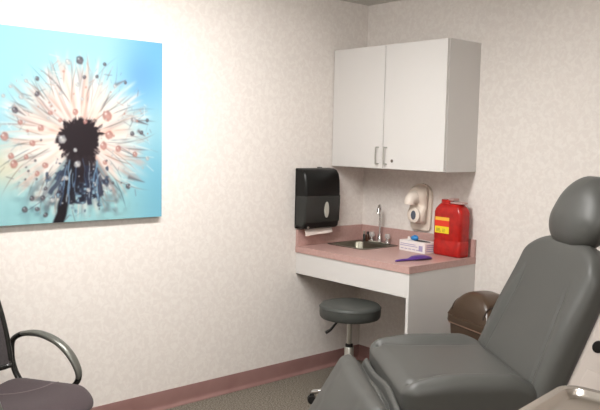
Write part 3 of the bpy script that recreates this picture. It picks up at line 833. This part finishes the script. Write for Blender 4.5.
    b = BM(); box(b, -.26, .26, .0, .66, .0, .065, .02, 3); link('foot_plate', b, M['shell'], t)
    for s in (-1, 1):
        b = BM(); tube(b, [(s * .17, .08, .44), (s * .17, -.09, .44), (s * .17, -.115, .47)], .014, 10); link('leg_rest_arm', b, M['steel'], t)
        b = BM(); tube(b, [(s * .17, .48, .44), (s * .17, .64, .47), (s * .17, .66, .56)], .016, 10); link('back_arm', b, M['steel'], t)
exam_chair()

# ------------------------------------------------------------------ instrument tray on its stand
TZ = .945
def tray():
    w, d = .50, .34
    ang = math.radians(7)
    c0 = Vector((2.634, -2.004, 0))                 # the outer corner seen in the photo
    ex = Vector((math.cos(ang), math.sin(ang), 0)); ey = Vector((math.sin(ang), -math.cos(ang), 0))
    cen = c0 + ex * w / 2 + ey * d / 2
    t = thing('instrument_tray', 'stainless steel tray in front of the exam chair', 'tray', (cen.x, cen.y, TZ - .02), ang)
    b = BM()
    def R_(o, z, r): return [Vector((x, y, z)) for x, y in rrect(w - 2 * o, d - 2 * o, r, 8)]
    loft(b, [R_(.034, .0, .03), R_(.026, .006, .035), R_(.022, .016, .038), R_(.002, .0165, .05), R_(0, .0185, .052), R_(.002, .0205, .05), R_(.0215, .0205, .04), R_(.0245, .017, .038), R_(.029, .0075, .033), R_(.038, .0025, .028)])
    link('dish', b, M['traysteel'], t, smooth=40)
    s = thing('tray_stand', 'steel stand carrying the instrument tray', 'stand', (cen.x, cen.y, 0), ang)
    b = BM(); tube(b, [Vector((x, y, TZ - .029)) for x, y in rrect(w - .1, d - .1, .04, 5)], .0085, 10, closed=True)
    tube(b, [(0, d / 2 - .05, TZ - .029), (0, -d / 2 + .05, TZ - .029)], .0085, 10); link('frame', b, M['steel'], s)
    b = BM(); tube(b, [(0, 0, .03), (0, 0, TZ - .03)], .016, 14); link('post', b, M['steel'], s)
    for k in range(4):
        a = PI / 4 + PI / 2 * k
        b = BM(); tube(b, [(0, 0, .06), (.24 * math.cos(a), .24 * math.sin(a), .04), (.25 * math.cos(a), .25 * math.sin(a), .012)], .0115, 10); link('leg', b, M['steel'], s)
tray()

# ------------------------------------------------------------------ office chair
def office_chair():
    t = thing('office_chair', 'dark mesh-back office chair with grey plum seat and looped armrests', 'chair', (.545, -2.607, 0), math.radians(33))
    def fs(x, y, z):
        f_ = sstep(.0, .04, z)
        z2 = z - f_ * (.016 * math.exp(-((y / .15) ** 2 + ((x + .04) / .16) ** 2))) - .030 * sstep(.10, .26, x) ** 1.5
        x2 = x - .055 * (abs(y) / .245) ** 2.5 * sstep(-.05, .25, x)
        return (x2, y, z2)
    b = BM(); cushion(b, .47, .49, .085, (.085, .085, .04), (18, 18, 3), 6, fs, mtx=T(.05, 0, .418)); st = link('seat', b, M['fabric'], t, smooth=80)
    b = BM()
    pts = [Vector((x, y, 0)) for x, y in ((-.17, -.05), (-.05, .02), (.03, .10), (.06, .17), (.065, .21))]
    pts = spline(pts, 6)
    def zs(x, y):
        p = fs(x - .05, y, .0425); return p[2] + .418
    tube(b, [Vector((p.x, p.y, zs(p.x, p.y) + .0005 - (.012 * sstep(.17, .24, p.y)))) for p in pts], .0022, 6); link('seam', b, M['seam'], st)
    b = BM(); box(b, -.14, .18, -.17, .17, .345, .378, .012); link('seat_plate', b, M['armblack'], t)
    # back: curved mesh panel in a frame
    b = BM(); rings = []
    NV, NU = 16, 14
    def bp(u, v):
        z = .50 + .44 * v
        x = -.182 - .05 * v - .08 * (v ** 2) * .8 - .05 * (1 - (u) ** 2)
        hw = .215 - .03 * v ** 3
        return Vector((x, u * hw, z))
    outer = []
    g0 = [[b.verts.new(bp(-1 + 2 * i / NU, j / NV) + Vector((.007, 0, 0))) for i in range(NU + 1)] for j in range(NV + 1)]
    g1 = [[b.verts.new(bp(-1 + 2 * i / NU, j / NV) - Vector((.007, 0, 0))) for i in range(NU + 1)] for j in range(NV + 1)]
    for g in (g0, g1):
        for j in range(NV):
            for i in range(NU): b.faces.new((g[j][i], g[j][i + 1], g[j + 1][i + 1], g[j + 1][i]))
    for j in range(NV):
        for i in (0, NU): b.faces.new((g0[j][i], g0[j + 1][i], g1[j + 1][i], g1[j][i]))
    for i in range(NU):
        for j in (0, NV): b.faces.new((g0[j][i], g0[j][i + 1], g1[j][i + 1], g1[j][i]))
    bk = link('backrest', b, M['mesh'], t, smooth=60)
    b = BM()
    loop = [bp(-1 + 2 * i / NU, 0) for i in range(NU + 1)] + [bp(1, j / NV) for j in range(1, NV + 1)] + [bp(1 - 2 * i / NU, 1) for i in range(1, NU + 1)] + [bp(-1, 1 - j / NV) for j in range(1, NV)]
    tube(b, loop, .0135, 10, closed=True); link('back_frame', b, M['armblack'], bk)
    b = BM(); tube(b, spline([(-.06, 0, .355), (-.22, 0, .35), (-.285, 0, .40), (-.285, 0, .52), (-.29, 0, .62)], 6), .02, 10, flat=(.7, 1.6)); link('back_support', b, M['armblack'], t)
    # looped arms
    lp = [(-.196, .57), (-.186, .612), (-.145, .640), (-.091, .648), (-.034, .642), (.033, .614), (.087, .565), (.120, .508), (.127, .465), (.100, .425), (.05, .395), (-.02, .372), (-.10, .385), (-.160, .432), (-.190, .50)]
    lp = [(.03 + (a - .03) * 1.07 - .004, z) for a, z in lp]
    for s in (1, -1):
        P_ = spline([(a, s * .265, z - .008) for a, z in lp], 6, closed=True)
        rad = []
        b = BM(); tube(b, P_, .0125, 12, closed=True, flat=(1, 1.25)); ar = link('armrest', b, M['armblack'], t, smooth=80)
        b = BM()
        Q = spline([(a * 1.0 + da, s * .265, z - .008 + dz) for (a, z), (da, dz) in zip(lp[2:9], ((0, .003), (0, .004), (.001, .004), (.003, .004), (.004, .003), (.004, .001), (.004, 0)))], 6)
        n = len(Q)
        tube(b, Q, [.013 * (.55 + .45 * math.sin(PI * min(1, max(0, k / (n - 1)))) ** .5) for k in range(n)], 12, flat=(1.1, 2.0)); link('arm_pad', b, M['armgrey'], ar, smooth=80)
        b = BM(); box(b, -.05, .03, min(s * .15, s * .262), max(s * .15, s * .262), .355, .376, .006); link('arm_bracket', b, M['armblack'], ar)
    b = BM(); lathe(b, [(.028, .09), (.028, .24), (.018, .245), (.018, .35)], 20); link('gas_column', b, M['armblack'], t)
    for k in range(5):
        a = 2 * PI * k / 5 + .3; m = RZ(a)
        b = BM(); tube(b, [(0, 0, .10), (.12, 0, .09), (.245, 0, .072)], [.026, .021, .015], 10, mtx=m); lg = link('leg', b, M['armblack'], t)
        b = BM()
        for s in (-1, 1): lathe(b, [(.010, -.009), (.024, -.008), (.0275, -.003), (.0275, .003), (.024, .008), (.010, .009)], 18, mtx=m @ T(.245, s * .013, .0275) @ RX(PI / 2))
        box(b, .234, .256, -.006, .006, .025, .066, .003, mtx=m); link('caster', b, M['rubber'], lg)
office_chair()

# ------------------------------------------------------------------ camera, world, view
cam = bpy.data.cameras.new('camera'); co = bpy.data.objects.new('camera', cam); COL.objects.link(co)
yaw, pitch, roll, fpx = .8503, -.088, .0212, 733.6
fwd = Vector((-math.sin(yaw) * math.cos(pitch), math.cos(yaw) * math.cos(pitch), math.sin(pitch)))
right = Vector((math.cos(yaw), math.sin(yaw), 0)); up = right.cross(fwd)
r2 = right * math.cos(roll) + up * math.sin(roll); u2 = -right * math.sin(roll) + up * math.cos(roll)
mw = Matrix(((r2.x, u2.x, -fwd.x, 3.5313), (r2.y, u2.y, -fwd.y, -3.6808), (r2.z, u2.z, -fwd.z, 1.5309), (0, 0, 0, 1)))
co.matrix_world = mw
cam.sensor_fit = 'HORIZONTAL'; cam.sensor_width = 36.; cam.lens = fpx / 600 * 36.; cam.clip_start = .02
SC.camera = co
w = bpy.data.worlds.new('world'); SC.world = w; w.use_nodes = True
w.node_tree.nodes['Background'].inputs[0].default_value = (1, .98, .95, 1)
w.node_tree.nodes['Background'].inputs[1].default_value = .1
vs = SC.view_settings; vs.view_transform = 'Standard'; vs.look = 'None'; vs.exposure = .05; vs.gamma = 1.; vs.use_curve_mapping = False
